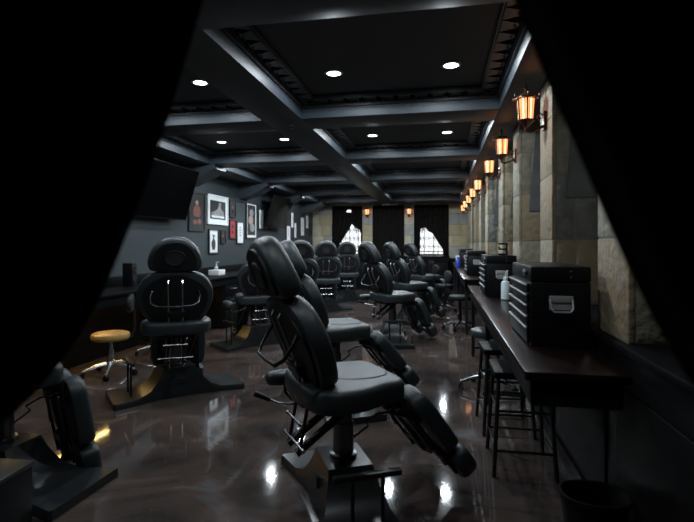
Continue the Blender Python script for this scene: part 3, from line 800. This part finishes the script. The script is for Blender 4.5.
def a_vase(s):
    s(FULL, WHITE); s([(-.3, -.85), (.3, -.85), (.55, -.4), (.5, 0), (.2, .2), (.16, .4), (-.16, .4), (-.2, .2), (-.5, 0), (-.55, -.4)], ARTK); s([(-.2, .42), (.25, .42), (.4, .7), (0, .6), (-.35, .75)], ARTK)
def a_dark(s): s(FULL, ARTK); s(ell(0, .2, .35, .25), ARTB); s(ell(0, -.4, .5, .3), VINYL_D)
def a_red(s):
    s(FULL, ARTR); s([(-.5, .1), (.5, .2), (.4, .5), (-.3, .6)], ARTK); s([(-.4, -.6), (.5, -.5), (.3, -.1), (-.5, -.2)], ARTK)
def a_script(s):
    s(FULL, WHITE)
    for k in range(4): s([(-.3, .45-.28*k), (.25, .5-.28*k), (.3, .62-.28*k), (-.2, .6-.28*k)], ARTG)
def a_collage(s):
    s(FULL, ARTK); s(ell(0, .5, .5, .25), ARTG); s(ell(-.2, 0, .6, .3), ARTP); s(ell(.2, -.5, .6, .28), ARTG)
def a_blank(s): s(FULL, WHITE); s([(-.2, -.6), (.2, -.6), (.15, .6), (-.15, .6)], MATS['downlight_ring'])
PF = [
    (187.8, 204, 190.7, 231.7, 192.5, 231.0, .03, ARTK, .02, ARTK, 'dark picture of a red-brown figure beside the large television', a_figure),
    (206.7, 227, 193.8, 224, 197.5, 225.5, .03, WHITE, .075, WHITE, 'large white-matted black and white picture of reclining figure', a_recline),
    (208, 217.4, 228.8, 254.2, 229.5, 253.2, .022, ARTK, .02, WHITE, 'white picture with black vase shape, lowest on the left wall', a_vase),
    (228.8, 235, 199.8, 217.2, 200.8, 217.6, .022, ARTK, .02, ARTK, 'small dark picture above the red picture', a_dark),
    (228.8, 235, 219.6, 238.9, 220, 238.6, .02, ARTK, .01, ARTR, 'red picture with black marks on the left wall', a_red),
    (220, 224.8, 230, 244, 230.2, 243.4, .02, ARTK, .01, ARTK, 'small all-black picture between vase picture and red picture', a_dark),
    (236, 243, 221.4, 244, 222, 243.4, .018, ARTK, .02, WHITE, 'narrow white picture with grey script right of the red one', a_script),
    (245.5, 256, 200.7, 239, 203, 238.4, .025, ARTK, .055, WHITE, 'tall white-matted picture crowded with pale shapes', a_collage),
    (257.8, 263, 209, 229.3, 209.6, 229, .016, ARTK, .02, WHITE, 'narrow white picture just left of the farther television', a_blank),
    (285.7, 290, 225.4, 241.6, 225.6, 241, .016, ARTK, .02, WHITE, 'narrow white picture under right edge of the farther television', a_script),
    (290, 293, 212, 228.2, 212.4, 228, .016, ARTK, .02, WHITE, 'narrow white picture just right of the farther television', a_blank),
    (293.2, 296, 222.4, 238.4, 222.6, 238, .016, ARTK, .02, WHITE, 'narrow white picture, lower one of a staggered pair', a_blank),
    (299.8, 303.8, 216.7, 236.6, 217, 236, .016, ARTK, .02, MATS['downlight_ring'], 'pale grey picture second from the far stone wall', a_blank),
    (304.9, 308, 213.6, 229, 214, 228.6, .016, ARTK, .02, WHITE, 'narrow white picture high near the far stone wall', a_blank),
    (309.2, 311.4, 224, 235.6, 224.2, 235.2, .016, ARTK, .01, ARTK, 'small dark picture nearest the far stone wall', a_dark)]
for p in PF: picture(*p)

# ------------------------------------------------------------ black low box in the left foreground
t = empty('low_black_box', (-2.34, 1.78, 0), R(4)); tag(t, 'low black box on the floor at the bottom left', 'box')
MB().box((-.32, -.30, 0), (.32, .30, .32), bev=.006).build('body', PLASTIC, t)
MB().box((-.33, -.31, .321), (.33, .31, .345), bev=.008).build('lid', BASEM, t)

# ------------------------------------------------------------ entrance curtains
YC = .72
def ctab(pts): return [(on_y(px, py, YC)[2], on_y(px, py, YC)[0]) for px, py in pts]
LE = ctab([(232, -120), (216, -40), (205, 0), (193, 40), (179, 85), (165, 130), (151, 170), (136, 210), (120, 250), (103, 290), (82, 330), (55, 368), (25, 402), (0, 424), (-40, 452), (-55, 480)])
RE = ctab([(478, -120), (506, -40), (522, 0), (541, 45), (557, 85), (573, 120), (590, 160), (605, 195), (622, 235), (640, 275), (660, 315), (680, 352), (700, 385), (730, 425), (745, 460)])
zs = [.01 + (2.44 - .01) * k / 70 for k in range(71)]
for k, (tab, lb) in enumerate(((LE, 'black velvet curtain swept aside at the left of the entrance'), (RE, 'black velvet curtain swept aside at the right of the entrance'))):
    t = empty('entrance_curtain', (-1.0 if k == 0 else .7, YC, 0)); tag(t, lb, 'curtain', 'entrance curtains')
    ox = t.location.x; mb = MB()
    if k == 0: sheet(mb, lambda z: -1.44-ox, lambda z: lerp(tab, z)-ox, zs, 0, .028, 6, nu=90)
    else: sheet(mb, lambda z: lerp(tab, z)-ox, lambda z: .91-ox, zs, 0, .028, 5, nu=90, ph=2)
    mb.build('drape', VELVET, t)
    mb = MB()
    tx = (-1.42, -1.0) if k == 0 else (.62, .90)
    mb.tube([(tx[0]-ox, -.05, .95), ((tx[0]+tx[1])/2-ox, -.06, .90), (tx[1]-ox, -.05, .93)], .012, n=8); mb.build('tieback', BRONZE, t)
t = empty('curtain_pole', (-.27, YC, 2.47)); tag(t, 'curtain pole above the entrance curtains', 'curtain pole')
MB().tube([(-1.17, 0, 0), (1.18, 0, 0)], .018, n=12).build('pole', BLACK, t)

# ------------------------------------------------------------ world, camera
w = bpy.data.worlds.new('World'); S.world = w; w.use_nodes = True
w.node_tree.nodes['Background'].inputs['Color'].default_value = (.92, .96, 1, 1)
w.node_tree.nodes['Background'].inputs['Strength'].default_value = 3.5
cd = bpy.data.cameras.new('Camera'); cam = bpy.data.objects.new('Camera', cd); COL.objects.link(cam)
cam.location = (0, 0, H); cam.rotation_euler = (PI/2, 0, PSI)
cd.sensor_width = 36; cd.lens = F / 694 * 36; cd.shift_y = -17 / 694
cd.clip_start = .05
cd.dof.use_dof = True; cd.dof.focus_distance = 4.2; cd.dof.aperture_fstop = 2.0
S.camera = cam
S.view_settings.view_transform = 'Standard'
S.view_settings.exposure = 0
